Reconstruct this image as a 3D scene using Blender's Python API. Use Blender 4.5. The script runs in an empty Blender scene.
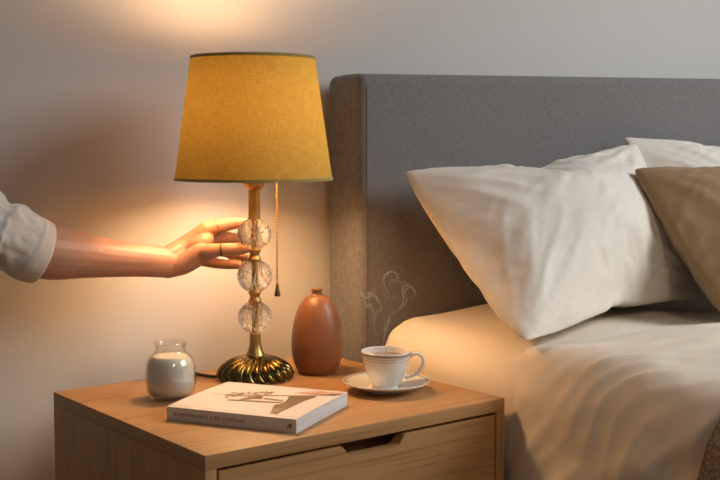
import bpy, bmesh, math, random
from mathutils import Vector, Matrix, noise
from mathutils.geometry import interpolate_bezier

S = bpy.context.scene
COL = S.collection
PI = math.pi
V = Vector
random.seed(7)

# ------------------------------------------------------------------ camera, world, light, exposure
CAM_H = 0.92
cam_d = bpy.data.cameras.new('camera')
cam = bpy.data.objects.new('camera', cam_d)
COL.objects.link(cam)
cam_d.sensor_fit = 'HORIZONTAL'
cam_d.sensor_width = 36.0
cam_d.lens = 36.0 * 1150.0 / 720.0
cam_d.clip_start = 0.02
cam.location = (0, 0, CAM_H)
cam.rotation_euler = (PI / 2 - math.atan(100 / 1150), 0, -math.radians(30))
S.camera = cam
cam_d.dof.use_dof = True
cam_d.dof.focus_distance = 1.86
cam_d.dof.aperture_fstop = 11.0

S.view_settings.view_transform = 'Standard'
S.view_settings.look = 'None'
S.view_settings.gamma = 1.0
S.view_settings.use_curve_mapping = False
S.view_settings.exposure = 0.0

world = bpy.data.worlds.new('evening_room_light')
S.world = world
world.use_nodes = True
world.node_tree.nodes['Background'].inputs[0].default_value = (0.90, 0.80, 0.72, 1)
world.node_tree.nodes['Background'].inputs[1].default_value = 0.11

def area(name, loc, target, size, power, color, spread=180):
    d = bpy.data.lights.new(name, 'AREA')
    d.shape = 'RECTANGLE'
    d.size, d.size_y = size
    d.energy = power
    d.color = color
    d.spread = math.radians(spread)
    o = bpy.data.objects.new(name, d)
    COL.objects.link(o)
    o.location = loc
    o.rotation_euler = (V(target) - V(loc)).to_track_quat('-Z', 'Y').to_euler()
    return o
# area light added as soft daylight from an assumed, unseen window beyond the bed
area('assumed_window_light', (3.1, -0.1, 2.15), (1.8, 1.25, 0.35), (1.3, 1.4), 20, (0.93, 0.975, 1.0), 92)
# dim warm fill light, added to brighten the near side of the bed
area('bed_side_fill', (0.5, -1.5, 2.35), (1.35, 1.05, 0.40), (0.6, 0.6), 1.5, (1.0, 0.80, 0.60), 50)

LAMP_W = 12.5            # bulb radiance
LAMP_COL = (1.0, 0.69, 0.40)

# ------------------------------------------------------------------ node helpers
def mat(name):
    m = bpy.data.materials.new(name)
    m.use_nodes = True
    nt = m.node_tree
    b = nt.nodes['Principled BSDF']
    return m, nt, b

def N(nt, kind, **kw):
    n = nt.nodes.new(kind)
    for k, v in kw.items():
        if k in n.inputs:
            n.inputs[k].default_value = v
        else:
            setattr(n, k, v)
    return n

def coords(nt, scale=(1, 1, 1), rot=(0, 0, 0), out='Object'):
    t = N(nt, 'ShaderNodeTexCoord')
    m = N(nt, 'ShaderNodeMapping')
    m.inputs['Scale'].default_value = scale
    m.inputs['Rotation'].default_value = rot
    nt.links.new(t.outputs[out], m.inputs[0])
    return m.outputs[0]

def ramp(nt, src, stops):
    r = N(nt, 'ShaderNodeValToRGB')
    e = r.color_ramp.elements
    while len(e) < len(stops):
        e.new(0.5)
    for i, (p, c) in enumerate(stops):
        e[i].position = p
        e[i].color = (*c, 1) if len(c) == 3 else c
    nt.links.new(src, r.inputs[0])
    return r.outputs[0]

def bump(nt, b, src, strength, dist=0.001, prev=None):
    n = N(nt, 'ShaderNodeBump')
    n.inputs['Strength'].default_value = strength
    n.inputs['Distance'].default_value = dist
    nt.links.new(src, n.inputs['Height'])
    if prev is not None:
        nt.links.new(prev, n.inputs['Normal'])
    if b is not None:
        nt.links.new(n.outputs[0], b.inputs['Normal'])
    return n.outputs[0]

def simple(name, col, rough=0.5, metal=0.0, var=0.06, scale=40, bmp=0.0, bscale=400, **kw):
    m, nt, b = mat(name)
    c = coords(nt)
    n = N(nt, 'ShaderNodeTexNoise', Scale=scale, Detail=4.0)
    nt.links.new(c, n.inputs['Vector'])
    lo = tuple(x * (1 - var) for x in col)
    hi = tuple(min(1, x * (1 + var)) for x in col)
    nt.links.new(ramp(nt, n.outputs[0], [(0.3, lo), (0.7, hi)]), b.inputs['Base Color'])
    b.inputs['Roughness'].default_value = rough
    b.inputs['Metallic'].default_value = metal
    if bmp:
        n2 = N(nt, 'ShaderNodeTexNoise', Scale=bscale, Detail=3.0)
        nt.links.new(c, n2.inputs['Vector'])
        bump(nt, b, n2.outputs[0], bmp)
    for k, v in kw.items():
        b.inputs[k.replace('_', ' ')].default_value = v
    return m

def fabric(name, col, col2, scale=900, bmp=0.35, rough=0.9, sheen=0.2, mott=0.05, dist=0.0006):
    m, nt, b = mat(name)
    c = coords(nt)
    w1 = N(nt, 'ShaderNodeTexNoise', Scale=1.0, Detail=2.0)
    m1 = coords(nt, (scale, scale * 0.13, scale * 0.13))
    nt.links.new(m1, w1.inputs['Vector'])
    w2 = N(nt, 'ShaderNodeTexNoise', Scale=1.0, Detail=2.0)
    m2 = coords(nt, (scale * 0.13, scale * 0.13, scale))
    nt.links.new(m2, w2.inputs['Vector'])
    mx = N(nt, 'ShaderNodeMath', operation='ADD')
    nt.links.new(w1.outputs[0], mx.inputs[0])
    nt.links.new(w2.outputs[0], mx.inputs[1])
    hf = N(nt, 'ShaderNodeMath', operation='MULTIPLY')
    hf.inputs[1].default_value = 0.5
    nt.links.new(mx.outputs[0], hf.inputs[0])
    col_out = ramp(nt, hf.outputs[0], [(0.38, col), (0.62, col2)])
    n = N(nt, 'ShaderNodeTexNoise', Scale=6.0, Detail=3.0)
    nt.links.new(c, n.inputs['Vector'])
    mix = N(nt, 'ShaderNodeMix', data_type='RGBA', blend_type='MULTIPLY')
    mix.inputs[0].default_value = 1.0
    nt.links.new(col_out, mix.inputs[6])
    nt.links.new(ramp(nt, n.outputs[0], [(0.3, (1 - mott,) * 3), (0.7, (1.0,) * 3)]), mix.inputs[7])
    nt.links.new(mix.outputs[2], b.inputs['Base Color'])
    b.inputs['Roughness'].default_value = rough
    b.inputs['Sheen Weight'].default_value = sheen
    bump(nt, b, hf.outputs[0], bmp, dist)
    return m

def oak(name, axis='X', base=(0.46, 0.248, 0.102), dark=(0.35, 0.175, 0.066)):
    m, nt, b = mat(name)
    s = {'X': (1.6, 26, 26), 'Y': (26, 1.6, 26), 'Z': (26, 26, 1.6)}[axis]
    c = coords(nt, s)
    n = N(nt, 'ShaderNodeTexNoise', Scale=1.0, Detail=5.0, Roughness=0.6, Distortion=0.6)
    nt.links.new(c, n.inputs['Vector'])
    f = coords(nt, tuple(x * 9 if x > 5 else x * 3.5 for x in s))
    n2 = N(nt, 'ShaderNodeTexNoise', Scale=1.0, Detail=3.0)
    nt.links.new(f, n2.inputs['Vector'])
    mid = tuple((a + d) / 2 for a, d in zip(base, dark))
    c1 = ramp(nt, n.outputs[0], [(0.30, mid), (0.48, base), (0.62, tuple(x * 0.93 for x in base)), (0.72, mid)])
    c2 = ramp(nt, n2.outputs[0], [(0.34, (0.70, 0.64, 0.58)), (0.50, (1, 1, 1))])
    mix = N(nt, 'ShaderNodeMix', data_type='RGBA', blend_type='MULTIPLY')
    mix.inputs[0].default_value = 0.75
    nt.links.new(c1, mix.inputs[6])
    nt.links.new(c2, mix.inputs[7])
    nt.links.new(mix.outputs[2], b.inputs['Base Color'])
    b.inputs['Roughness'].default_value = 0.48
    b.inputs['Specular IOR Level'].default_value = 0.35
    bump(nt, b, n2.outputs[0], 0.12, 0.0008)
    return m

# ------------------------------------------------------------------ mesh helpers
def obj(name, bm, m, parent=None, smooth=True, angle=None):
    me = bpy.data.meshes.new(name)
    bm.normal_update()
    bm.to_mesh(me)
    bm.free()
    for x in (m if isinstance(m, (list, tuple)) else [m]):
        me.materials.append(x)
    if smooth:
        me.polygons.foreach_set('use_smooth', [True] * len(me.polygons))
        if angle is not None:
            me.set_sharp_from_angle(angle=math.radians(angle))
    o = bpy.data.objects.new(name, me)
    COL.objects.link(o)
    if parent is not None:
        o.parent = parent
    return o

def tag(o, label=None, cat=None, group=None, kind=None):
    if label: o['label'] = label
    if cat: o['category'] = cat
    if group: o['group'] = group
    if kind: o['kind'] = kind
    return o

def thing(name, loc, rz, label, cat, **kw):
    o = bpy.data.objects.new(name, None)
    o.empty_display_size = 0.05
    COL.objects.link(o)
    o.location = loc
    o.rotation_euler = (0, 0, rz)
    return tag(o, label, cat, **kw)

def add_box(bm, x0, x1, y0, y1, z0, z1, bev=0.0, seg=2):
    r = bmesh.ops.create_cube(bm, size=1.0)
    vs = r['verts']
    for v in vs:
        v.co = V(((x0 + x1) / 2 + v.co.x * (x1 - x0), (y0 + y1) / 2 + v.co.y * (y1 - y0), (z0 + z1) / 2 + v.co.z * (z1 - z0)))
    if bev > 0:
        es = set(e for v in vs for e in v.link_edges)
        bmesh.ops.bevel(bm, geom=list(es), offset=bev, segments=seg, affect='EDGES', profile=0.6)
    return bm

def box(*a, **k):
    return add_box(bmesh.new(), *a, **k)

def add_lathe(bm, prof, seg=64, rad=None, closed=False):
    """prof: list of (r, z).  rad(r, z, angle) may modulate radius."""
    rings = []
    for r, z in prof:
        if r <= 1e-6:
            rings.append([bm.verts.new((0, 0, z))])
        else:
            ring = []
            for i in range(seg):
                a = 2 * PI * i / seg
                rr = rad(r, z, a) if rad else r
                ring.append(bm.verts.new((rr * math.cos(a), rr * math.sin(a), z)))
            rings.append(ring)
    n = len(rings)
    for k in range(n if closed else n - 1):
        A, B = rings[k], rings[(k + 1) % n]
        if len(A) == 1 and len(B) == 1:
            continue
        for i in range(seg):
            j = (i + 1) % seg
            if len(A) == 1:
                bm.faces.new((A[0], B[j], B[i]))
            elif len(B) == 1:
                bm.faces.new((A[i], A[j], B[0]))
            else:
                bm.faces.new((A[i], A[j], B[j], B[i]))
    bmesh.ops.recalc_face_normals(bm, faces=bm.faces[:])
    return bm

def lathe(prof, **k):
    return add_lathe(bmesh.new(), prof, **k)

def spline(pts, n=8):
    """Catmull-Rom through tuples of any size."""
    out = []
    P = [tuple(p) for p in pts]
    P = [tuple(2 * a - b for a, b in zip(P[0], P[1]))] + P + [tuple(2 * a - b for a, b in zip(P[-1], P[-2]))]
    for i in range(1, len(P) - 2):
        for k in range(n):
            t = k / n
            out.append(tuple(0.5 * ((2 * b) + (-a + c) * t + (2 * a - 5 * b + 4 * c - d) * t * t + (-a + 3 * b - 3 * c + d) * t ** 3)
                             for a, b, c, d in zip(P[i - 1], P[i], P[i + 1], P[i + 2])))
    out.append(P[-2])
    return out

def add_tube(bm, pts, seg=12, cap=True, radial=None, ref=None, sx=1.0):
    """pts: (x, y, z, r)."""
    rings = []
    nrm = V(ref) if ref else None
    for i, p in enumerate(pts):
        a = V(pts[max(0, i - 1)][:3]); b = V(pts[min(len(pts) - 1, i + 1)][:3])
        t = (b - a).normalized()
        if nrm is None:
            nrm = t.orthogonal().normalized()
        nrm = (nrm - t * nrm.dot(t)).normalized()
        bi = t.cross(nrm)
        ring = []
        for k in range(seg):
            an = 2 * PI * k / seg
            r = p[3] * (radial(i / max(1, len(pts) - 1), an) if radial else 1)
            ring.append(bm.verts.new(V(p[:3]) + nrm * (r * math.cos(an) * sx) + bi * (r * math.sin(an))))
        rings.append(ring)
    for A, B in zip(rings, rings[1:]):
        for k in range(seg):
            j = (k + 1) % seg
            bm.faces.new((A[k], A[j], B[j], B[k]))
    if cap:
        bm.faces.new(rings[0][::-1])
        bm.faces.new(rings[-1])
    return bm

def tube(*a, **k):
    return add_tube(bmesh.new(), *a, **k)

def add_sphere(bm, c, r, seg=24, rings=16, scale=(1, 1, 1)):
    x = bmesh.ops.create_uvsphere(bm, u_segments=seg, v_segments=rings, radius=1.0)
    for v in x['verts']:
        v.co = V((c[0] + v.co.x * r * scale[0], c[1] + v.co.y * r * scale[1], c[2] + v.co.z * r * scale[2]))
    return bm

def fbm(p, oct=3):
    return noise.fractal(p, 0.9, 2.0, oct)

# ------------------------------------------------------------------ materials
M = {}
# painted wall: faint roller texture
m, nt, b = mat('wall_paint')
c = coords(nt)
n = N(nt, 'ShaderNodeTexNoise', Scale=1.2, Detail=3.0)
nt.links.new(c, n.inputs['Vector'])
nt.links.new(ramp(nt, n.outputs[0], [(0.3, (0.62, 0.595, 0.565)), (0.7, (0.65, 0.625, 0.595))]), b.inputs['Base Color'])
b.inputs['Roughness'].default_value = 0.85
n2 = N(nt, 'ShaderNodeTexNoise', Scale=260.0, Detail=3.0)
nt.links.new(c, n2.inputs['Vector'])
bump(nt, b, n2.outputs[0], 0.06, 0.0006)
M['wall'] = m
M['floor'] = oak('floor_boards', 'X', (0.36, 0.24, 0.14), (0.22, 0.13, 0.07))
M['trim'] = simple('trim_paint', (0.68, 0.66, 0.63), 0.5)
M['oak_x'] = oak('oak_grain_along_width', 'X')
M['oak_z'] = oak('oak_grain_upright', 'Z')
M['gap'] = simple('dark_recess', (0.05, 0.032, 0.018), 0.8)
M['headboard'] = fabric('grey_upholstery', (0.150, 0.143, 0.142), (0.222, 0.212, 0.210), 620, 0.35, 0.92, 0.15, 0.06)
M['linen'] = fabric('cream_cotton', (0.76, 0.665, 0.55), (0.82, 0.725, 0.605), 1500, 0.12, 0.85, 0.15, 0.03)
M['pillow'] = fabric('cream_pillow_cotton', (0.76, 0.695, 0.615), (0.82, 0.755, 0.675), 1500, 0.12, 0.85, 0.15, 0.03)
M['tan'] = fabric('tan_cotton', (0.29, 0.172, 0.078), (0.35, 0.215, 0.102), 1300, 0.18, 0.85, 0.15, 0.05)
M['shirt'] = fabric('white_linen_shirt', (0.64, 0.585, 0.52), (0.80, 0.735, 0.66), 1000, 0.35, 0.9, 0.2, 0.05)
M['thread'] = simple('pale_thread', (0.66, 0.65, 0.63), 0.8)
M['seam'] = simple('grey_piping', (0.165, 0.158, 0.157), 0.9)
M['brass'] = simple('antique_brass', (0.47, 0.31, 0.105), 0.36, 1.0, 0.12, 60)
M['brass_dark'] = simple('dark_brass', (0.25, 0.16, 0.06), 0.35, 1.0, 0.15, 60)
M['base_brass'] = simple('olive_brass', (0.175, 0.13, 0.042), 0.20, 1.0, 0.15, 25)
M['black'] = simple('black_rubber', (0.012, 0.011, 0.010), 0.45)
M['ceramic_brown'] = simple('terracotta_glaze', (0.255, 0.100, 0.042), 0.42, 0.0, 0.10, 30, 0.06, 90)
M['porcelain'] = simple('porcelain', (0.74, 0.72, 0.68), 0.14, 0.0, 0.02, 10)
M['porcelain'].node_tree.nodes['Principled BSDF'].inputs['Coat Weight'].default_value = 0.3
M['band'] = simple('greige_rim_band', (0.34, 0.26, 0.19), 0.25)
M['tea'] = simple('milky_tea', (0.38, 0.24, 0.14), 0.12)
M['wax'] = simple('milky_white_wax', (0.74, 0.70, 0.63), 0.45, 0.0, 0.03, 20, Subsurface_Weight=0.25, Subsurface_Scale=0.01)
M['paper'] = simple('page_paper', (0.70, 0.69, 0.67), 0.8, 0.0, 0.03, 30)
M['cover'] = simple('book_cover_card', (0.72, 0.66, 0.60), 0.42, 0.0, 0.02, 20)
M['spine'] = simple('book_spine_card', (0.64, 0.575, 0.53), 0.5, 0.0, 0.02, 20)
M['ink'] = simple('grey_ink', (0.08, 0.062, 0.055), 0.6)
M['ink_pale'] = simple('pale_brown_ink', (0.46, 0.36, 0.28), 0.6)
M['sepia'] = simple('sepia_print', (0.155, 0.088, 0.052), 0.5, 0.0, 0.25, 90)
M['sepia_mid'] = simple('sepia_print_mid', (0.27, 0.16, 0.10), 0.5, 0.0, 0.3, 140)
M['blush'] = simple('blush_print', (0.52, 0.29, 0.19), 0.5, 0.0, 0.2, 120)
M['bulb'] = None
# paper page edge lines
m, nt, b = mat('page_edges')
c = coords(nt, (4, 4, 1500))
n = N(nt, 'ShaderNodeTexNoise', Scale=1.0, Detail=2.0)
nt.links.new(c, n.inputs['Vector'])
nt.links.new(ramp(nt, n.outputs[0], [(0.35, (0.52, 0.51, 0.50)), (0.6, (0.72, 0.71, 0.70))]), b.inputs['Base Color'])
b.inputs['Roughness'].default_value = 0.8
M['pages'] = m
# skin
m, nt, b = mat('skin')
c = coords(nt)
n = N(nt, 'ShaderNodeTexNoise', Scale=35.0, Detail=4.0)
nt.links.new(c, n.inputs['Vector'])
nt.links.new(ramp(nt, n.outputs[0], [(0.3, (0.44, 0.230, 0.155)), (0.7, (0.50, 0.270, 0.187))]), b.inputs['Base Color'])
b.inputs['Roughness'].default_value = 0.47
b.inputs['Subsurface Weight'].default_value = 0.25
b.inputs['Subsurface Radius'].default_value = (1.0, 0.35, 0.2)
b.inputs['Subsurface Scale'].default_value = 0.006
n2 = N(nt, 'ShaderNodeTexNoise', Scale=700.0, Detail=3.0)
nt.links.new(c, n2.inputs['Vector'])
bump(nt, b, n2.outputs[0], 0.12, 0.0004)
M['skin'] = m
M['nail'] = simple('fingernail', (0.66, 0.40, 0.32), 0.22)
M['gold'] = simple('gold', (0.75, 0.50, 0.18), 0.2, 1.0)
M['dark_ring'] = simple('dark_bronze_ring', (0.10, 0.055, 0.030), 0.3, 0.8)
# glass
def glass(name, col=(1, 1, 1), rough=0.0, ior=1.45):
    m, nt, b = mat(name)
    b.inputs['Base Color'].default_value = (*col, 1)
    b.inputs['Transmission Weight'].default_value = 1.0
    b.inputs['Roughness'].default_value = rough
    b.inputs['IOR'].default_value = ior
    return m, nt, b
m, nt, b = mat('thin_clear_glass')      # thin walled: clear plus a fresnel reflection
nt.nodes.remove(b)
tr = N(nt, 'ShaderNodeBsdfTransparent'); tr.inputs[0].default_value = (0.965, 0.975, 0.965, 1)
gl = N(nt, 'ShaderNodeBsdfGlossy'); gl.inputs['Roughness'].default_value = 0.04
lw = N(nt, 'ShaderNodeLayerWeight'); lw.inputs['Blend'].default_value = 0.5
p5 = N(nt, 'ShaderNodeMath', operation='POWER'); p5.inputs[1].default_value = 4.0
nt.links.new(lw.outputs['Facing'], p5.inputs[0])
fr = N(nt, 'ShaderNodeMath', operation='MULTIPLY_ADD'); fr.inputs[1].default_value = 0.75; fr.inputs[2].default_value = 0.07
nt.links.new(p5.outputs[0], fr.inputs[0])
mx = N(nt, 'ShaderNodeMixShader')
nt.links.new(fr.outputs[0], mx.inputs[0]); nt.links.new(tr.outputs[0], mx.inputs[1]); nt.links.new(gl.outputs[0], mx.inputs[2])
nt.links.new(mx.outputs[0], nt.nodes['Material Output'].inputs[0])
M['glass'] = m
m, nt, b = glass('crackle_glass', (0.99, 0.98, 0.96), 0.01, 1.30)
c = coords(nt, (1, 1, 0.55))
vo = N(nt, 'ShaderNodeTexVoronoi', feature='DISTANCE_TO_EDGE', Scale=170.0)
nt.links.new(c, vo.inputs['Vector'])
nz = N(nt, 'ShaderNodeTexNoise', Scale=120.0, Detail=3.0)
nt.links.new(c, nz.inputs['Vector'])
b1 = bump(nt, None, ramp(nt, vo.outputs['Distance'], [(0.0, (0, 0, 0)), (0.09, (1, 1, 1))]), 0.7, 0.0016)
bump(nt, b, nz.outputs[0], 0.35, 0.002, b1)
tl = N(nt, 'ShaderNodeBsdfTranslucent'); tl.inputs[0].default_value = (0.95, 0.92, 0.88, 1)
mx = N(nt, 'ShaderNodeMixShader'); mx.inputs[0].default_value = 0.04
nt.links.new(b.outputs[0], mx.inputs[1]); nt.links.new(tl.outputs[0], mx.inputs[2])
nt.links.new(mx.outputs[0], nt.nodes['Material Output'].inputs[0])
M['crackle'] = m
# lamp shade: linen that lets light through
m, nt, b = mat('shade_linen')
nt.nodes.remove(b)
out = nt.nodes['Material Output']
tc = N(nt, 'ShaderNodeTexCoord')
sep = N(nt, 'ShaderNodeSeparateXYZ')
nt.links.new(tc.outputs['Object'], sep.inputs[0])
at2 = N(nt, 'ShaderNodeMath', operation='ARCTAN2')
nt.links.new(sep.outputs[1], at2.inputs[0]); nt.links.new(sep.outputs[0], at2.inputs[1])
mulr = N(nt, 'ShaderNodeMath', operation='MULTIPLY'); mulr.inputs[1].default_value = 0.11
nt.links.new(at2.outputs[0], mulr.inputs[0])
cmb = N(nt, 'ShaderNodeCombineXYZ')
nt.links.new(mulr.outputs[0], cmb.inputs[0]); nt.links.new(sep.outputs[2], cmb.inputs[2])
def thread(sc):
    mp = N(nt, 'ShaderNodeMapping'); mp.inputs['Scale'].default_value = sc
    nt.links.new(cmb.outputs[0], mp.inputs[0])
    n = N(nt, 'ShaderNodeTexNoise', Scale=1.0, Detail=3.0)
    nt.links.new(mp.outputs[0], n.inputs['Vector'])
    return n.outputs[0]
ad = N(nt, 'ShaderNodeMath', operation='ADD')
nt.links.new(thread((900, 1, 60)), ad.inputs[0]); nt.links.new(thread((60, 1, 900)), ad.inputs[1])
hf = N(nt, 'ShaderNodeMath', operation='MULTIPLY'); hf.inputs[1].default_value = 0.5
nt.links.new(ad.outputs[0], hf.inputs[0])
weave = hf.outputs[0]
dif = N(nt, 'ShaderNodeBsdfDiffuse'); trn = N(nt, 'ShaderNodeBsdfTranslucent')
nt.links.new(ramp(nt, weave, [(0.38, (0.44, 0.27, 0.055)), (0.62, (0.58, 0.375, 0.085))]), dif.inputs[0])
nt.links.new(ramp(nt, weave, [(0.36, (0.62, 0.31, 0.035)), (0.64, (0.98, 0.60, 0.10))]), trn.inputs[0])
mx = N(nt, 'ShaderNodeMixShader'); mx.inputs[0].default_value = 0.0215
nt.links.new(dif.outputs[0], mx.inputs[1]); nt.links.new(trn.outputs[0], mx.inputs[2])
bn = bump(nt, None, weave, 0.3, 0.0006)
nt.links.new(bn, dif.inputs['Normal'])
nt.links.new(mx.outputs[0], out.inputs[0])
M['shade'] = m
M['shade_trim'] = fabric('olive_trim_tape', (0.30, 0.22, 0.06), (0.40, 0.30, 0.09), 900, 0.3)
m, nt, b = mat('glowing_bulb')
b.inputs['Base Color'].default_value = (1, 0.9, 0.75, 1)
b.inputs['Emission Color'].default_value = (*LAMP_COL, 1)
b.inputs['Emission Strength'].default_value = LAMP_W * 10
M['bulb'] = m
# steam
m, nt, b = mat('steam_vapour')
nt.nodes.remove(b)
pv = N(nt, 'ShaderNodeVolumePrincipled')
pv.inputs['Color'].default_value = (0.98, 0.97, 0.96, 1)
c = coords(nt, (1, 1, 0.55))
nz = N(nt, 'ShaderNodeTexNoise', Scale=260.0, Detail=4.0, Distortion=1.5)
nt.links.new(c, nz.inputs['Vector'])
nt.links.new(ramp(nt, nz.outputs[0], [(0.36, (0, 0, 0)), (0.66, (1, 1, 1))]), (dn := N(nt, 'ShaderNodeMath', operation='MULTIPLY')).inputs[0])
dn.inputs[1].default_value = 500.0
nt.links.new(dn.outputs[0], pv.inputs['Density'])
pv.inputs['Anisotropy'].default_value = 0.2
nt.links.new(pv.outputs[0], nt.nodes['Material Output'].inputs['Volume'])
M['steam'] = m

# ------------------------------------------------------------------ room
WALL_Y = 1.978
def struct(name, bm, m):
    return tag(obj(name, bm, m, smooth=False), kind='structure')
struct('wall_back', box(-2.6, 4.6, WALL_Y, WALL_Y + 0.12, 0, 2.6), M['wall'])
struct('floor', box(-2.6, 4.6, -2.4, WALL_Y, -0.08, 0.0), M['floor'])
struct('baseboard_back', box(-2.6, 4.6, WALL_Y - 0.014, WALL_Y, 0.0, 0.09, bev=0.004), M['trim'])

# ------------------------------------------------------------------ nightstand
NS = V((0.5454, 1.3386, 0)); NR = math.radians(8.0)
NW, ND, NT = 0.536, 0.475, 0.52
ns = thing('nightstand', NS, NR, 'light oak nightstand with one drawer beside the bed, under the lamp', 'nightstand')
TH = 0.020
obj('tabletop', box(0, NW, 0, ND, NT - TH, NT, bev=0.0015), M['oak_x'], ns, angle=40)
obj('side_panel', box(0.0, 0.017, 0.0, ND, 0.0, NT - TH, bev=0.001), M['oak_z'], ns, angle=40)
obj('side_panel', box(NW - 0.017, NW, 0.0, ND, 0.0, NT - TH, bev=0.001), M['oak_z'], ns, angle=40)
obj('back_panel', box(0.017, NW - 0.017, ND - 0.012, ND, 0.03, NT - TH), M['oak_x'], ns, smooth=False)
obj('inner_frame', box(0.017, NW - 0.017, 0.050, ND - 0.012, 0.05, NT - TH), M['oak_x'], ns, smooth=False)
def drawer(z0, z1, notch):
    x0, x1 = 0.017 + 0.0035, NW - 0.017 - 0.003
    bm = bmesh.new()
    cx, hw, dp, sl = 0.277, 0.060, 0.017, 0.017
    out = [(x0, z0), (x1, z0), (x1, z1)]
    if notch:
        pts = [(cx + hw, z1), (cx + hw - 0.004, z1 - 0.0015), (cx + hw - sl * 0.8, z1 - dp + 0.003), (cx + hw - sl - 0.006, z1 - dp),
               (cx - hw + sl + 0.006, z1 - dp), (cx - hw + sl * 0.8, z1 - dp + 0.003), (cx - hw + 0.004, z1 - 0.0015), (cx - hw, z1)]
        out += pts
    out += [(x0, z1)]
    vs = [bm.verts.new((x, 0.001, z)) for x, z in out]
    f = bm.faces.new(vs)
    r = bmesh.ops.extrude_face_region(bm, geom=[f])
    for v in r['geom']:
        if isinstance(v, bmesh.types.BMVert):
            v.co.y += 0.020
    bmesh.ops.recalc_face_normals(bm, faces=bm.faces[:])
    es = [e for e in bm.edges if all(v.co.y < 0.002 for v in e.verts)]
    bmesh.ops.bevel(bm, geom=es, offset=0.0008, segments=2, affect='EDGES')
    d = obj('drawer', bm, M['oak_x'], ns, angle=30)
    return d
d1 = drawer(0.275, NT - TH - 0.0045, True)
d2 = drawer(0.045, 0.271, True)

def place(px):  # point in nightstand frame -> world
    return NS + Matrix.Rotation(NR, 3, 'Z') @ V(px)

# ------------------------------------------------------------------ bed
BX0 = 1.056
bed = thing('bed', (1.9, 1.83, 0), 0, 'wide bed with a tall grey upholstered headboard', 'bed')
bed_inv = Matrix.Translation((-1.9, -1.83, 0))
def bedobj(name, bm, m, **k):
    bm.transform(bed_inv)
    return obj(name, bm, m, bed, **k)
def headboard():
    bm = bmesh.new()
    x1 = 2.86
    add_box(bm, BX0, x1, 1.83, 1.945, 0.04, 1.0415)
    bmesh.ops.subdivide_edges(bm, edges=[e for e in bm.edges if abs((e.verts[0].co - e.verts[1].co).x) > 0.5], cuts=24, use_grid_fill=True)
    es = [e for e in bm.edges if e.calc_face_angle(0) > 1.0 and min(v.co.y for v in e.verts) < 1.9 and max(v.co.y for v in e.verts) < 1.9]
    es += [e for e in bm.edges if e.calc_face_angle(0) > 1.0 and abs((e.verts[0].co - e.verts[1].co).y) > 0.05]
    bmesh.ops.bevel(bm, geom=es, offset=0.019, segments=6, affect='EDGES', profile=0.5)
    for v in bm.verts:
        if v.co.z > 0.9:
            v.co.z += 0.016 * (v.co.x - BX0)
    return bm
bedobj('headboard', headboard(), M['headboard'], angle=50)
# piping seam where the side strip meets the front cover
zt = 1.0415
sx = BX0 + 0.0155
seam_pts = [(sx, 1.8302, z_, 0.0010) for z_ in (0.06, 0.3, 0.6, 0.9, zt - 0.026)] + [(sx, 1.8325, zt - 0.013, 0.001), (sx, 1.8395, zt - 0.0055, 0.001), (sx, 1.855, zt - 0.0002, 0.001), (sx, 1.92, zt, 0.001)]
bedobj('piping', tube(seam_pts, seg=8), M['seam'])
bedobj('bed_base', box(1.13, 2.84, -0.14, 1.829, 0.10, 0.34, bev=0.01), M['headboard'], angle=40)
for lx in (1.20, 2.76):
    for ly in (-0.05, 1.72):
        bedobj('leg', box(lx - 0.025, lx + 0.025, ly - 0.025, ly + 0.025, 0.0, 0.10, bev=0.004), M['gap'], angle=40)

def grid_box_rounded(x0, x1, y0, y1, z0, z1, r, step):
    """surface of a rounded box made of a fine projected grid"""
    bm = bmesh.new()
    add_box(bm, x0, x1, y0, y1, z0, z1)
    nx = max(1, int((x1 - x0) / step))
    bmesh.ops.subdivide_edges(bm, edges=bm.edges[:], cuts=44, use_grid_fill=True)
    # bias grid rows towards the edges, then pull onto the rounded box
    for v in bm.verts:
        p = v.co
        for ax, (lo, hi) in enumerate(((x0, x1), (y0, y1), (z0, z1))):
            t = (p[ax] - lo) / (hi - lo) * 2 - 1
            t = math.copysign(1 - (1 - abs(t)) ** 1.5, t)
            p[ax] = lo + (t + 1) / 2 * (hi - lo)
        ra = (r, 0.02, r)
        q = V([min(max(p[k], lo + ra[k]), hi - ra[k]) for k, (lo, hi) in enumerate(((x0, x1), (y0, y1), (z0, z1)))])
        d = V([(p[k] - q[k]) / ra[k] for k in range(3)])
        if d.length > 1e-6:
            d.normalize()
            v.co = q + V([d[k] * ra[k] for k in range(3)])
    return bm
mbm = grid_box_rounded(1.090, 2.85, -0.13, 1.826, 0.34, 0.590, 0.075, 0.04)
for v in mbm.verts:
    if v.co.z > 0.5:
        t = min(1, max(0, (v.co.x - 1.15) / 0.25)); v.co.z += 0.014 * t * t * (3 - 2 * t)
    v.co += V((0, 0, 1)) * 0.0015 * fbm(v.co * 9)
tag(obj('mattress', mbm, M['linen']), 'thick mattress in a smooth cream fitted sheet, bare at the headboard end', 'mattress')

# ------------------------------------------------------------------ duvet: covers the bed from below the pillows, hangs down the near side
def sstep(a, b, x):
    t = min(1, max(0, (x - a) / (b - a)))
    return t * t * (3 - 2 * t)

def ridge(x):  # soft peaked fold profile, period 1
    x = x - math.floor(x)
    return (0.5 + 0.5 * math.cos(2 * PI * x)) ** 2.8

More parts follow.
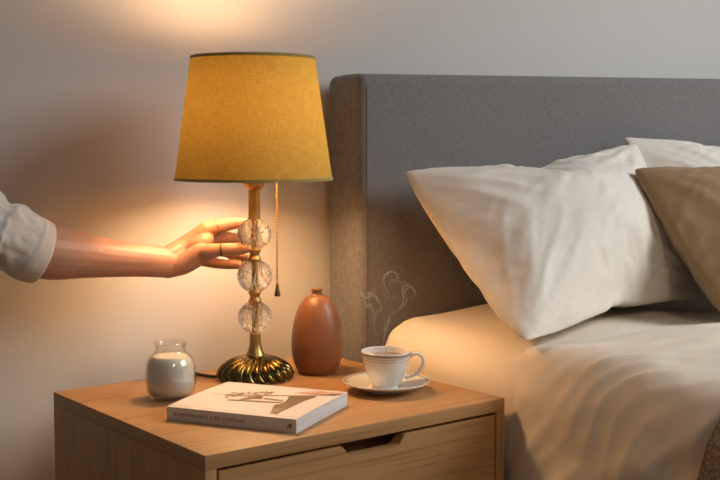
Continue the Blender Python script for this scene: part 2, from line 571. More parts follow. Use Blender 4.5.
def duvet_bm():
    bm = bmesh.new()
    ztop, xs = 0.6035, 1.084
    R = 0.085
    YH, YF = 1.435, -0.16
    ns_, nu = 230, 250
    drop = 0.40
    arc = R * PI / 2
    across = 1.55
    total = drop + arc + across
    grid = []
    for i in range(nu + 1):
        y = YH + (YF - YH) * (i / nu) ** 1.0
        row = []
        for j in range(ns_ + 1):
            t = j / ns_
            # denser near side and edge
            s = total * (t ** 1.45)
            if s < drop:
                p = V((xs, y, ztop - R - (drop - s))); n = V((-1, 0, 0))
            elif s < drop + arc:
                a = (s - drop) / R
                p = V((xs + R - R * math.cos(a), y, ztop - R + R * math.sin(a))); n = V((-math.cos(a), 0, math.sin(a)))
            else:
                p = V((xs + R + s - drop - arc, y, ztop)); n = V((0, 0, 1))
                p.z += 0.012 * sstep(0, 0.3, s - drop - arc)
            d = YH - y                     # distance from the folded edge
            h = s - drop - arc             # + on top, - on the side
            # fanning folds: start near the edge of the top, sweep down and back to the foot
            w = noise.noise(V((y * 3.1, h * 2.3, 1.7)))
            ph = (y * 10.5 + (h + 0.1) * 5.0 + 2.1 * w + 3.0 * h * h)
            fold = ridge(ph) * sstep(0.20, -0.10, h) * sstep(0.03, 0.14, d)
            amp = 0.0150 * max(0.12, 0.45 + 1.3 * noise.noise(V((y * 6.1, h * 4.0, 0.3))))
            q = noise.noise(V((y * 6, h * 5, 5.0)))
            ph2 = y * 19 + h * 14 + 1.2 * q
            fold2 = ridge(ph2) * sstep(0.10, -0.10, h) * max(0, noise.noise(V((y * 4.3, h * 4.0, 9.1))) + 0.30) * sstep(0.03, 0.15, d)
            disp = 1.1 * amp * fold + 0.014 * fold2 - 0.011 * (1 - sstep(0.0, 0.10, d))
            # shallow creases on the top
            cr = noise.noise(V((p.x * 5 + 2 * y, p.y * 11 - 3 * p.x, 2.2)))
            cr2 = noise.noise(V((p.x * 16 + 9 * y, p.y * 30 - 12 * p.x, 7.2)))
            disp += (0.0090 * cr + 0.0032 * cr2) * sstep(-0.1, 0.15, h) * sstep(0.0, 0.1, d)
            disp += 0.0035 * fbm(V((p.x * 14, p.y * 14, p.z * 14)))  * sstep(0.02, 0.2, d)
            puff = 0.005 * sstep(0.0, 0.22, d)
            p = p + n * (disp + puff)
            # the folded edge runs a little aslant
            p.y += 0.03 * sstep(0.15, -0.4, h) * (1 - sstep(0, 0.25, d)) - 0.012 * noise.noise(V((h * 4, 0, 3)))
            row.append(bm.verts.new(p))
        grid.append(row)
    for A, B in zip(grid, grid[1:]):
        for j in range(ns_):
            bm.faces.new((A[j], A[j + 1], B[j + 1], B[j]))
    bmesh.ops.recalc_face_normals(bm, faces=bm.faces[:])
    return bm
dv = tag(obj('duvet', duvet_bm(), M['linen']), 'creased cream cotton duvet spread over the bed and hanging down its near side', 'duvet')
sol = dv.modifiers.new('thickness', 'SOLIDIFY')
sol.thickness = 0.006; sol.offset = -1

# knitted throw lying across the foot side of the duvet
def throw_bm():
    bm = bmesh.new()
    ztop, xs, R = 0.6225, 1.066, 0.10
    drop, arc = 0.30, 0.10 * PI / 2
    total = drop + arc + 1.1
    nu, nv = 90, 200
    grid = []
    for i in range(nu + 1):
        row = []
        for j in range(nv + 1):
            s = total * (j / nv)
            h = s - drop - arc
            y0 = 1.006 - 0.12 * sstep(-0.25, 0.25, h) + 0.008 * math.sin(h * 14)
            y = y0 - 0.62 * i / nu
            if s < drop:
                p = V((xs, y, ztop - R - (drop - s))); n = V((-1, 0, 0))
            elif h < 0:
                a = (s - drop) / R
                p = V((xs + R - R * math.cos(a), y, ztop - R + R * math.sin(a))); n = V((-math.cos(a), 0, math.sin(a)))
            else:
                p = V((xs + R + h, y, ztop + 0.012 * sstep(0, 0.3, h))); n = V((0, 0, 1))
            row.append(bm.verts.new(p + n * (0.008 + 0.004 * noise.noise(V((y * 9, h * 6, 0))))))
        grid.append(row)
    for A, B in zip(grid, grid[1:]):
        for j in range(nv):
            bm.faces.new((A[j], A[j + 1], B[j + 1], B[j]))
    bmesh.ops.recalc_face_normals(bm, faces=bm.faces[:])
    return bm
m, nt, b = mat('knit_wool')
c = coords(nt)
vo = N(nt, 'ShaderNodeTexVoronoi', Scale=170.0)
nt.links.new(coords(nt, (1, 1.5, 1)), vo.inputs['Vector'])
nt.links.new(ramp(nt, vo.outputs['Distance'], [(0.1, (0.52, 0.385, 0.275)), (0.6, (0.29, 0.20, 0.135))]), b.inputs['Base Color'])
b.inputs['Roughness'].default_value = 0.95
inv = N(nt, 'ShaderNodeMath', operation='SUBTRACT'); inv.inputs[0].default_value = 1.0
nt.links.new(vo.outputs['Distance'], inv.inputs[1])
bump(nt, b, inv.outputs[0], 0.9, 0.003)
M['knit'] = m
th = tag(obj('knit_throw', throw_bm(), M['knit']), 'brown knitted throw laid over the duvet at the right edge', 'throw')
sol = th.modifiers.new('thickness', 'SOLIDIFY')
sol.thickness = 0.007; sol.offset = 0

# ------------------------------------------------------------------ pillows (cloth filled by air pressure, then set on the bed)
def inflate(w, h, nx, ny, pressure, frames, seed, shrink=0.0, bend=0.15):
    bm = bmesh.new()
    rnd = random.Random(seed)
    top, bot = {}, {}
    for i in range(nx + 1):
        for j in range(ny + 1):
            x, y = (i / nx - 0.5) * w, (j / ny - 0.5) * h
            edge = i in (0, nx) or j in (0, ny)
            k = noise.noise(V((x * 9, y * 9, seed))) * 0.004
            if edge:
                top[i, j] = bot[i, j] = bm.verts.new((x, y, 0))
            else:
                top[i, j] = bm.verts.new((x, y, 0.006 + k + rnd.random() * 0.001))
                bot[i, j] = bm.verts.new((x, y, -0.006 + k))
    for i in range(nx):
        for j in range(ny):
            bm.faces.new((top[i, j], top[i + 1, j], top[i + 1, j + 1], top[i, j + 1]))
            bm.faces.new((bot[i, j + 1], bot[i + 1, j + 1], bot[i + 1, j], bot[i, j]))
    me = bpy.data.meshes.new('pillow_sim')
    bm.verts.index_update()
    ids = {}
    for k_, v_ in top.items(): ids[v_.index] = k_
    for k_, v_ in bot.items(): ids[v_.index] = k_
    bm.to_mesh(me); bm.free()
    o = bpy.data.objects.new('pillow_sim', me)
    COL.objects.link(o)
    md = o.modifiers.new('cloth', 'CLOTH')
    st = md.settings
    st.quality = 6
    st.mass = 0.25
    st.air_damping = 2.0
    st.tension_stiffness = 18; st.compression_stiffness = 18; st.shear_stiffness = 8; st.bending_stiffness = bend
    st.tension_damping = 15; st.compression_damping = 15; st.shear_damping = 10; st.bending_damping = 2
    st.use_pressure = True
    st.uniform_pressure_force = pressure
    st.effector_weights.gravity = 0.0
    st.shrink_min = shrink
    md.collision_settings.use_self_collision = False
    md.point_cache.frame_start = 1; md.point_cache.frame_end = frames
    for f in range(1, frames + 1):
        S.frame_set(f)
    dg = bpy.context.evaluated_depsgraph_get()
    ev = o.evaluated_get(dg)
    em = ev.to_mesh()
    co = [v.co.copy() for v in em.vertices]
    faces = [tuple(p.vertices) for p in em.polygons]
    ev.to_mesh_clear()
    bpy.data.objects.remove(o); bpy.data.meshes.remove(me)
    S.frame_set(1)
    return co, faces, ids

def creases(s, t, w, h, seed):
    """pulled cotton: folds running in from the corners and short ones off the side seams"""
    f = 0.0
    for cx, cy in ((0, 0), (0, 1), (1, 0), (1, 1)):
        dx, dy = (s - cx) * w, (t - cy) * h
        r_ = math.hypot(dx, dy)
        a_ = math.atan2(dy, dx)
        n_ = max(0, 1 - 3.4 * abs(noise.noise(V((a_ * 5.0 + cx * 9 + cy * 17, r_ * 4.0, seed))))) ** 1.3 + 0.6 * max(0, 1 - 3.4 * abs(noise.noise(V((a_ * 10 + cx * 9, r_ * 6.0, seed + 4)))))
        f += n_ * 0.0062 * math.exp(-((r_ - 0.15) / 0.13) ** 2)
    u, v_ = s * w, t * h
    wx = noise.noise(V((u * 5, v_ * 5, seed + 2)))
    n2_ = noise.noise(V((u * 6 + v_ * 3, (v_ - 0.6 * u) * 26 + 2.0 * wx, seed + 7)))
    f += 0.0075 * max(0, 1 - abs(n2_) * 5) * max(0, noise.noise(V((u * 6, v_ * 6, seed + 11))) + 0.25)
    f += 0.0022 * noise.noise(V((u * 9, v_ * 9, seed + 1)))
    return f

def pillow(name, w, h, n, pressure, seed, corners, m, label, cat, bow=0.0, side=0.022, thick=1.0, post=None, frames=28, group=None, shrink=-0.04, bend=0.04):
    nx = n; ny = int(n * h / w)
    co, faces, top = inflate(w, h, nx, ny, pressure, frames, seed, shrink, bend)
    rest_co = {}
    for vi, (i, j) in top.items():
        rest_co[vi] = V(((i / nx - 0.5) * w, (j / ny - 0.5) * h, 0))
    hx, hy = w / 2, h / 2
    k = 0.35
    for i, p in enumerate(co):       # ease the seams back out so the case is full rather than pinched
        r0 = rest_co[i]
        p.x = r0.x + (p.x - r0.x) * k
        p.y = r0.y + (p.y - r0.y) * k
    TL, TR, BR, BL = [V(c) for c in corners]
    W2 = ((TR - TL).length + (BR - BL).length) / 2 / (2 * hx)
    bm = bmesh.new()
    nv = ((TR - BL).cross(TL - BR)).normalized()
    out = []
    for p in co:
        s, t = (p.x / hx + 1) / 2, (p.y / hy + 1) / 2
        a = BL.lerp(BR, s); b_ = TL.lerp(TR, s)
        q = a.lerp(b_, t) + nv * (p.z * W2 * thick)
        es, et = 1 - (2 * s - 1) ** 2, 1 - (2 * t - 1) ** 2
        q += nv * bow * et
        q += (BR - BL).normalized() * ((2 * s - 1) * side * et) + (TL - BL).normalized() * ((2 * t - 1) * side * 0.1 * es)
        q += nv * creases(s, t, w, h, seed) * min(1, 6 * min(s, 1 - s)) * (1 if p.z > 0 else 0.3)
        if post: q = post(q, s, t)
        out.append(bm.verts.new(q))
    for f in faces:
        bm.faces.new([out[i] for i in f])
    bmesh.ops.recalc_face_normals(bm, faces=bm.faces[:])
    o = obj(name, bm, m)
    sub = o.modifiers.new('soft', 'SUBSURF'); sub.levels = 1; sub.render_levels = 1
    return tag(o, label, cat, group)

def rest(zmin):
    def f(q, s, t):
        if q.z < zmin:
            q = q.copy(); q.z = zmin + (q.z - zmin) * 0.06
        if q.y > 1.822:
            q = q.copy(); q.y = 1.822 + (q.y - 1.822) * 0.05
        return q
    return f
pillow('pillow', 0.66, 0.50, 76, 10.0, 3, [(1.106, 1.775, 0.8640), (1.690, 1.775, 0.915), (1.6356, 1.5342, 0.622), (1.098, 1.388, 0.600)],
       M['pillow'], 'large cream pillow leaning on the grey headboard, nearest the lamp', 'pillow', bow=-0.01, post=rest(0.612), thick=0.78)
pillow('pillow', 0.66, 0.50, 76, 10.0, 5, [(1.655, 1.795, 0.9300), (2.30, 1.795, 0.905), (2.30, 1.60, 0.625), (1.72, 1.62, 0.625)],
       M['pillow'], 'cream pillow at the right edge, behind the tan cushion', 'pillow', post=rest(0.612), thick=0.7)
pillow('cushion', 0.45, 0.45, 50, 8.0, 9, [(1.503, 1.60, 0.868), (1.95, 1.66, 0.862), (1.96, 1.40, 0.622), (1.465, 1.325, 0.622)],
       M['tan'], 'tan brown cushion propped in front of the pillows at the right edge', 'cushion', post=rest(0.615), thick=0.75)

# ------------------------------------------------------------------ table lamp
LX, LY = 0.8036, 1.7446
lamp = thing('table_lamp', (LX, LY, NT), 0, 'brass and glass ball table lamp with a mustard shade, switched on', 'lamp')
# swirled base
prof = spline([(0.0, 0.0), (0.056, 0.0), (0.0620, 0.003), (0.0630, 0.008), (0.0605, 0.0155), (0.0545, 0.0230), (0.0450, 0.0300), (0.034, 0.0350), (0.024, 0.0380), (0.0165, 0.0395)], 6)
bm = bmesh.new()
prof = [p for p in prof]
def swirl(r, z, a):
    k = 1 - min(1, max(0, (z - 0.0) / 0.0385))
    f = (min(1, z / 0.006)) * min(1, max(0, (r - 0.017) / 0.016))
    ph = 22 * a - 22 * 0.75 * (1 - r / 0.063) - 22 * 0.55 * (1 - z / 0.04)
    return r * (1 + 0.070 * f * (abs(math.cos(ph / 2)) * 2 - 1.4))
add_lathe(bm, [(max(0, r), z) for r, z in prof], seg=288, rad=swirl)
obj('base', bm, M['base_brass'], lamp)
obj('neck', lathe(spline([(0.0168, 0.0375), (0.0160, 0.0405), (0.0128, 0.0475), (0.0103, 0.056), (0.0092, 0.066), (0.0090, 0.078)], 5) + [(0.0, 0.078)], seg=48), M['brass'], lamp)
BALLS = [(0.1039, 0.0278), (0.1735, 0.0285), (0.2437, 0.0275)]
for z, r in BALLS:
    bm = bmesh.new(); add_sphere(bm, (0, 0, z), r, 64, 40, (1.03, 1.03, 0.985))
    g = obj('glass_ball', bm, M['crackle'], lamp)
    tag(g, 'clear crackled glass ball')
    obj('inner_rod', lathe([(0.0, z - r * 0.90), (0.0042, z - r * 0.90), (0.0042, z + r * 0.90), (0.0, z + r * 0.90)], seg=24), M['brass'], g, angle=40)
def collar(z0, z1):
    h = z1 - z0
    p = [(0, z0), (0.0100, z0), (0.0112, z0 + 0.08 * h), (0.0112, z0 + 0.2 * h), (0.0098, z0 + 0.27 * h), (0.0082, z0 + 0.42 * h), (0.0080, z0 + 0.55 * h),
         (0.0098, z0 + 0.73 * h), (0.0110, z0 + 0.8 * h), (0.0110, z0 + 0.93 * h), (0.0098, z1), (0, z1)]
    obj('collar', lathe(p, seg=40), M['brass'], lamp, angle=50)
collar(0.1285, 0.1485)
collar(0.1985, 0.2200)
obj('stem', lathe([(0, 0.2675), (0.0098, 0.2675), (0.0100, 0.2690), (0.0096, 0.271), (0.0094, 0.316), (0.0102, 0.319), (0, 0.319)], seg=40), M['brass'], lamp, angle=40)
obj('socket_cup', lathe(spline([(0.008, 0.318), (0.012, 0.3195), (0.0165, 0.3240), (0.0190, 0.3300), (0.0195, 0.3335)], 4) + [(0.0165, 0.3335), (0.0165, 0.352), (0.0, 0.352)], seg=40), M['brass'], lamp, angle=50)
# bulb
bz = 0.450
obj('bulb_cap', lathe([(0, 0.350), (0.0135, 0.350), (0.0135, 0.383), (0, 0.383)], seg=32), M['brass_dark'], lamp, angle=40)
bl = obj('bulb', lathe(spline([(0.0, bz + 0.062), (0.014, bz + 0.059), (0.027, bz + 0.049), (0.033, bz + 0.026), (0.034, bz - 0.005), (0.031, bz - 0.030), (0.026, bz - 0.054), (0.0135, bz - 0.070)], 5), seg=32), M['bulb'], lamp)
tag(bl, 'glowing warm bulb inside the shade')
# shade: thin drum shell
SZ0, SZ1, SR0, SR1 = 0.3345, 0.5360, 0.1305, 0.1020
def shell(z0, z1, r0, r1, t, n=1):
    p = [(r0 + (r1 - r0) * k / n, z0 + (z1 - z0) * k / n) for k in range(n + 1)]
    return p + [(r - t, z) for r, z in reversed(p)]
sh = obj('lamp_shade', lathe([(SR0 + (SR1 - SR0) * k / 8, SZ0 + (SZ1 - SZ0) * k / 8) for k in range(9)], seg=128), M['shade'], lamp)
tag(sh, 'mustard yellow linen shade')
def shade_r(z): return SR0 + (SR1 - SR0) * (z - SZ0) / (SZ1 - SZ0)
for z0, z1 in ((SZ0 - 0.0008, SZ0 + 0.0040), (SZ1 - 0.0040, SZ1 + 0.0008)):
    t_ = obj('shade_trim', lathe(shell(z0, z1, shade_r(z0) + 0.0009, shade_r(z1) + 0.0009, 0.0020), seg=128, closed=True), M['shade_trim'], sh, angle=40)
# wire fitter that carries the shade
bm = bmesh.new()
for k in range(3):
    a = 2 * PI * k / 3 + 0.4
    rr = shade_r(0.508) - 0.0012
    add_tube(bm, spline([(0.030 * math.cos(a), 0.030 * math.sin(a), 0.512, 0.0012), (0.07 * math.cos(a), 0.07 * math.sin(a), 0.511, 0.0012), (rr * math.cos(a), rr * math.sin(a), 0.508, 0.0012)], 4), seg=8)
    add_tube(bm, spline([(0.017 * math.cos(a), 0.017 * math.sin(a), 0.352, 0.0012), (0.047 * math.cos(a), 0.047 * math.sin(a), 0.42, 0.0012), (0.047 * math.cos(a), 0.047 * math.sin(a), 0.48, 0.0012), (0.030 * math.cos(a), 0.030 * math.sin(a), 0.512, 0.0012)], 5), seg=8)
add_lathe(bm, [(0.031, 0.511), (0.031, 0.513), (0.029, 0.513), (0.029, 0.511)], seg=40, closed=True)
obj('shade_fitter', bm, M['brass_dark'], lamp)
# pull chain of beads
ch_dir = V((0.5404, -0.0045, 0)).normalized()
ch = V((0.0345, -0.0155, 0))
bm = bmesh.new()
z = 0.3375
add_tube(bm, [(ch.x * 0.4, ch.y * 0.4, 0.343, 0.0018), (ch.x, ch.y, 0.343, 0.0018), (ch.x, ch.y, 0.338, 0.0016)], seg=8)
while z > 0.158:
    add_sphere(bm, (ch.x, ch.y, z), 0.0020, 10, 8)
    z -= 0.0046
add_tube(bm, [(ch.x, ch.y, 0.338, 0.0006), (ch.x, ch.y, 0.156, 0.0006)], seg=6)
pc = obj('pull_chain', bm, M['brass'], lamp)
obj('pull_knob', lathe(spline([(0.0, 0.160), (0.0022, 0.159), (0.0028, 0.154), (0.0042, 0.147), (0.0052, 0.141), (0.0046, 0.1385), (0.0, 0.138)], 4), seg=24), M['brass_dark'], pc).location = (ch.x, ch.y, 0)
# cord runs behind the jar to the wall
cp = [(-0.056, 0.020, 0.0042), (-0.066, 0.034, 0.0036), (-0.076, 0.056, 0.0034), (-0.086, 0.080, 0.0034), (-0.094, 0.096, 0.0034), (-0.100, 0.108, 0.0005), (-0.103, 0.113, -0.015), (-0.103, 0.115, -0.06), (-0.103, 0.120, -0.25), (-0.103, 0.130, -0.515)]
obj('power_cord', tube([(*p, 0.0026) for p in spline(cp, 8)], seg=10), M['black'], lamp)

# ------------------------------------------------------------------ vase
vs = thing('vase', (0.9165, 1.7355, NT), 0, 'terracotta brown bottle vase with a tiny neck, between lamp and headboard', 'vase')
vp = spline([(0.0, 0.0015), (0.028, 0.0), (0.0330, 0.003), (0.0405, 0.018), (0.0438, 0.037), (0.0442, 0.052), (0.0428, 0.070), (0.0395, 0.088), (0.0335, 0.106), (0.0265, 0.119), (0.0180, 0.1275), (0.0105, 0.1305)], 5)
vn = spline([(0.0105, 0.1305), (0.0090, 0.1325), (0.0088, 0.1355), (0.0100, 0.1390), (0.0102, 0.1405), (0.0088, 0.1415), (0.0072, 0.1395), (0.0066, 0.134), (0.0066, 0.126)], 4)
vp = [(a_ * 1.0, z_ * 1.035) for a_, z_ in vp]; vn = [(a_, z_ * 1.035) for a_, z_ in vn]
obj('body', lathe(vp, seg=72), M['ceramic_brown'], vs)
obj('neck', lathe(vn + [(0.0, 0.1304)], seg=40), M['ceramic_brown'], vs)

# ------------------------------------------------------------------ candle jar
jr = thing('candle_jar', (0.6261, 1.6727, NT), 0, 'round glass jar filled with milky white wax, left of the lamp', 'candle')
go = [(0.0, 0.0), (0.027, 0.0), (0.0320, 0.0025), (0.0362, 0.0095), (0.0385, 0.022), (0.0390, 0.040), (0.0375, 0.054), (0.0335, 0.064), (0.0275, 0.0705), (0.0240, 0.0745), (0.0232, 0.079), (0.0245, 0.0835), (0.0258, 0.0855), (0.0258, 0.0875), (0.0245, 0.0885)]
gi = [(0.0232, 0.0875), (0.0222, 0.084), (0.0212, 0.079), (0.0220, 0.0745), (0.0258, 0.0692), (0.0318, 0.0628), (0.0356, 0.053), (0.0371, 0.040), (0.0366, 0.022), (0.0342, 0.0105), (0.029, 0.0065), (0.0, 0.0060)]
obj('glass_jar', lathe(spline(go, 4) + spline(gi, 4), seg=72), M['glass'], jr)
wi = [(0.0, 0.0062), (0.0288, 0.0068), (0.0340, 0.0108), (0.0364, 0.022), (0.0369, 0.040), (0.0354, 0.053), (0.0333, 0.0590), (0.0309, 0.0625), (0.0282, 0.0660), (0.0268, 0.0668), (0.0, 0.0664)]
obj('wax', lathe(wi, seg=72), M['wax'], jr, angle=60)

# ------------------------------------------------------------------ cup and saucer
SC = V((0.9419, 1.5482, NT))
sa = thing('saucer', SC, 0, 'white porcelain saucer with a thin dark rim line under the teacup', 'saucer')
sp = spline([(0.0, 0.0035), (0.021, 0.0035), (0.023, 0.0), (0.0255, 0.0), (0.027, 0.0032), (0.042, 0.0062), (0.056, 0.0105), (0.0660, 0.0148), (0.0690, 0.0165)], 4)
si = spline([(0.0694, 0.0176), (0.0684, 0.0182), (0.066, 0.0170), (0.055, 0.0128), (0.042, 0.0086), (0.030, 0.0062), (0.026, 0.0070), (0.024, 0.0062), (0.0, 0.0060)], 4)
obj('dish', lathe(sp + si, seg=80), M['porcelain'], sa)
obj('rim_line', lathe([(0.0668, 0.0177), (0.0652, 0.0169), (0.0654, 0.0166), (0.0670, 0.0174)], seg=80, closed=True), M['band'], sa)
cz = 0.0062
cu = thing('teacup', SC + V((0, 0, cz)), 0, 'white porcelain teacup with greige rim bands, steaming on its saucer', 'cup')
CS = 1.085
co_ = spline([(0.0, 0.002), (0.0175, 0.002), (0.0185, 0.0), (0.0200, 0.0005), (0.0205, 0.004), (0.0235, 0.0080), (0.0290, 0.0165), (0.0335, 0.027), (0.0365, 0.0385), (0.0386, 0.048), (0.0402, 0.0535)], 4)

ci = spline([(0.0403, 0.0543), (0.0392, 0.0545), (0.0376, 0.0490), (0.0350, 0.0385), (0.0320, 0.0275), (0.0270, 0.0170), (0.020, 0.0090), (0.0, 0.0060)], 4)
co_ = [(a_, z_ * CS) for a_, z_ in co_]; ci = [(a_, z_ * CS) for a_, z_ in ci]
cb = obj('cup_body', lathe(co_ + ci, seg=80), M['porcelain'], cu)
def cup_r(z):
    for (r0, z0), (r1, z1) in zip(co_, co_[1:]):
        if z0 <= z <= z1 and r0 > 0.015:
            return r0 + (r1 - r0) * (z - z0) / max(1e-6, z1 - z0)
    return 0.04
for za, zb in ((0.0536, 0.0574), (0.0503, 0.0511), (0.0462, 0.0468)):
    pts = [(cup_r(za) + 0.0003, za), (cup_r(zb) + 0.0003, zb), (cup_r(zb) - 0.0006, zb), (cup_r(za) - 0.0006, za)]
    obj('rim_band', lathe(pts, seg=80, closed=True), M['band'], cb)
obj('tea', lathe([(0.0, 0.0490), (0.0363, 0.0490), (0.0366, 0.0498), (0.0, 0.0496)], seg=64), M['tea'], cu)
# handle towards the right of the picture
hd = V((0.8660, -0.5, 0))
hp = [(0.0360, 0.0440), (0.0425, 0.0490), (0.0510, 0.0500), (0.0580, 0.0450), (0.0595, 0.0365), (0.0550, 0.0275), (0.0470, 0.0200), (0.0385, 0.0160), (0.0300, 0.0140)]
obj('handle', tube([(hd.x * a, hd.y * a, z * CS, 0.0027) for a, z in spline(hp, 6)], seg=14, ref=(0.5, 0.866, 0), sx=1.35), M['porcelain'], cu)

# steam
RT = V((0.8660, -0.5, 0)); UP = V((0, 0, 1)); AW = V((0.5, 0.8660, 0))
def steam_bm():
    bm = bmesh.new()
    k = 0.001632
    rs = random.Random(12)
    def w(pts, dz=0):
        # pts: (x px right of the cup axis, px above the tea, radius mm, depth mm)
        base_ = spline([(p[0], p[1], p[2], p[3] if len(p) > 3 else 0) for p in pts], 9)
        for strand in range(5):
            ph = rs.random() * 50
            out = []
            for i, (x, y, r, d) in enumerate(base_):
                t = i / (len(base_) - 1)
                sp = (0.5 + 1.1 * r) * (0.25 + 0.9 * t)
                x2 = x + sp * noise.noise(V((t * 2.6, ph, 0.0))) * 1.5
                y2 = y + sp * noise.noise(V((t * 2.6, ph, 7.0))) * 1.5
                d2 = d + sp * noise.noise(V((t * 2.6, ph, 13.0))) * 1.5
                q = RT * x2 * k + UP * (y2 * k) + AW * (d2 * 0.001)
                rad = (0.00022 + 0.00026 * r) * (0.35 + 0.65 * math.sin(PI * min(1, t * 0.9 + 0.08)))
                out.append((q.x, q.y, q.z, rad))
            add_tube(bm, out, seg=8)
    w([(-2, 0, 3.0), (-3, 10, 2.6), (-1, 22, 2.4), (1, 32, 2.6), (3, 40, 1.6), (8, 46, 0.8)])
    w([(-4, 2, 1.6), (-8, 16, 1.2), (-12, 30, 1.5), (-10, 42, 2.2), (-5, 46, 1.2), (-9, 56, 1.8), (-16, 62, 2.6), (-21, 57, 2.0), (-24, 64, 1.4), (-20, 70, 0.6)])
    w([(-9, 44, 1.0, 4), (-15, 50, 1.8, 4), (-19, 47, 1.8, 5), (-21, 54, 1.6, 5), (-14, 58, 1.5, 6), (-10, 64, 0.8, 6), (-18, 70, 0.5, 6)])
    w([(-11, 25, 0.8, -3), (-15, 34, 1.0, -3), (-13, 44, 1.2, -3), (-17, 52, 1.2, -3), (-14, 62, 0.7, -3), (-8, 66, 0.4, -3)])
    w([(2, 30, 1.0, 2), (6, 40, 1.0, 2), (13, 46, 1.6, 2), (17, 54, 2.0, 2), (16, 62, 1.6, 2), (20, 68, 2.0, 2), (26, 66, 2.2, 2), (28, 60, 1.4, 2), (23, 57, 0.8, 2)])
    w([(12, 44, 0.8, 6), (18, 49, 1.2, 6), (20, 58, 1.2, 6), (15, 66, 0.9, 6), (18, 72, 0.7, 6), (24, 71, 0.4, 6)])
    w([(-3, 50, 0.5, 3), (2, 60, 0.7, 3), (-2, 70, 1.2, 3), (-1, 78, 1.5, 3), (5, 82, 1.6, 3), (11, 78, 1.5, 3), (9, 72, 1.0, 3), (3, 72, 0.8, 3), (6, 66, 0.5, 3)])
    w([(-4, 72, 0.6, -2), (-1, 80, 1.0, -2), (4, 76, 1.0, -2), (10, 74, 0.8, -2), (15, 70, 0.4, -2)])
    w([(-6, 64, 0.4, 1), (0, 58, 0.6, 1), (5, 56, 0.6, 1), (10, 62, 0.5, 1)])
    return bm
st_o = obj('steam', steam_bm(), M['steam'])
st_o.location = SC + V((0, 0, cz + 0.0515))
tag(st_o, 'thin wisps of steam curling up from the hot teacup', 'steam', kind='stuff')

# ------------------------------------------------------------------ book
BL_, BWd, BT = 0.205, 0.183, 0.0195
ba = math.radians(-52.0)
BA = V((0.7062, 1.5185, 0)) - Matrix.Rotation(ba, 3, 'Z') @ V((BL_ / 2, BWd / 2, 0))
bk = thing('book', (BA.x, BA.y, NT), ba, 'pale paperback book with a sepia cover picture, lying on the nightstand', 'book')
# local frame: x along the spine (left to right in view), y away from the spine, z up
def bulge(y): return 0.0016 * math.sin(PI * min(1, max(0, y / BWd)) ** 0.8)
bm = bmesh.new(); NYB = 24
def sheet(z0f, z1f, x0, x1, y0, y1):
    bm = bmesh.new()
    R0, R1 = [], []
    for k in range(NYB + 1):
        y = y0 + (y1 - y0) * k / NYB
        R0.append([bm.verts.new((x0, y, z0f(y))), bm.verts.new((x1, y, z0f(y)))])
        R1.append([bm.verts.new((x0, y, z1f(y))), bm.verts.new((x1, y, z1f(y)))])
    for k in range(NYB):
        bm.faces.new((R0[k][0], R0[k + 1][0], R0[k + 1][1], R0[k][1]))
        bm.faces.new((R1[k][0], R1[k][1], R1[k + 1][1], R1[k + 1][0]))
        bm.faces.new((R0[k][0], R1[k][0], R1[k + 1][0], R0[k + 1][0]))
        bm.faces.new((R0[k][1], R0[k + 1][1], R1[k + 1][1], R1[k][1]))
    for k in (0, NYB):
        bm.faces.new((R0[k][0], R0[k][1], R1[k][1], R1[k][0]))
    bmesh.ops.recalc_face_normals(bm, faces=bm.faces[:])
    return bm
zt_ = lambda y: BT + bulge(y)
obj('back_cover', sheet(lambda y: 0.0, lambda y: 0.0005, 0, BL_, 0, BWd), M['cover'], bk, angle=30)
obj('pages', sheet(lambda y: 0.0005, lambda y: zt_(y) - 0.0005, 0.0006, BL_ - 0.0006, 0.0006, BWd - 0.001), M['pages'], bk, angle=30)
fc = obj('front_cover', sheet(lambda y: zt_(y) - 0.0005, zt_, 0, BL_, 0, BWd), M['cover'], bk, angle=30)
spn = obj('spine', box(0, BL_, -0.0006, 0.0004, 0, BT, bev=0.0003, seg=2), M['spine'], bk, angle=30)
# hinge crease beside the spine
obj('hinge_crease', sheet(lambda y: zt_(y) - 0.0002, lambda y: zt_(y) + 0.0001, 0.0005, BL_ - 0.0005, 0.0085, 0.0093), M['ink_pale'], fc, smooth=False)

def prints(name, polys, m, parent, lift=0.00015):
    """flat printed shapes on the front cover; polygons in cover fractions (u along spine, v away from it)"""
    bm = bmesh.new()
    for poly in polys:
        vs = []
        for u, v in poly:
            y = v * BWd
            vs.append(bm.verts.new((u * BL_, y, zt_(y) + lift)))
        f = bm.faces.new(vs)
    bmesh.ops.subdivide_edges(bm, edges=[e for e in bm.edges if e.calc_length() > 0.02], cuts=3)
    bmesh.ops.triangulate(bm, faces=bm.faces[:])
    for v in bm.verts:
        v.co.z = zt_(v.co.y) + lift
    bmesh.ops.recalc_face_normals(bm, faces=bm.faces[:])
    for f in bm.faces:
        if f.normal.z < 0: f.normal_flip()
    return obj(name, bm, m, parent, smooth=False)

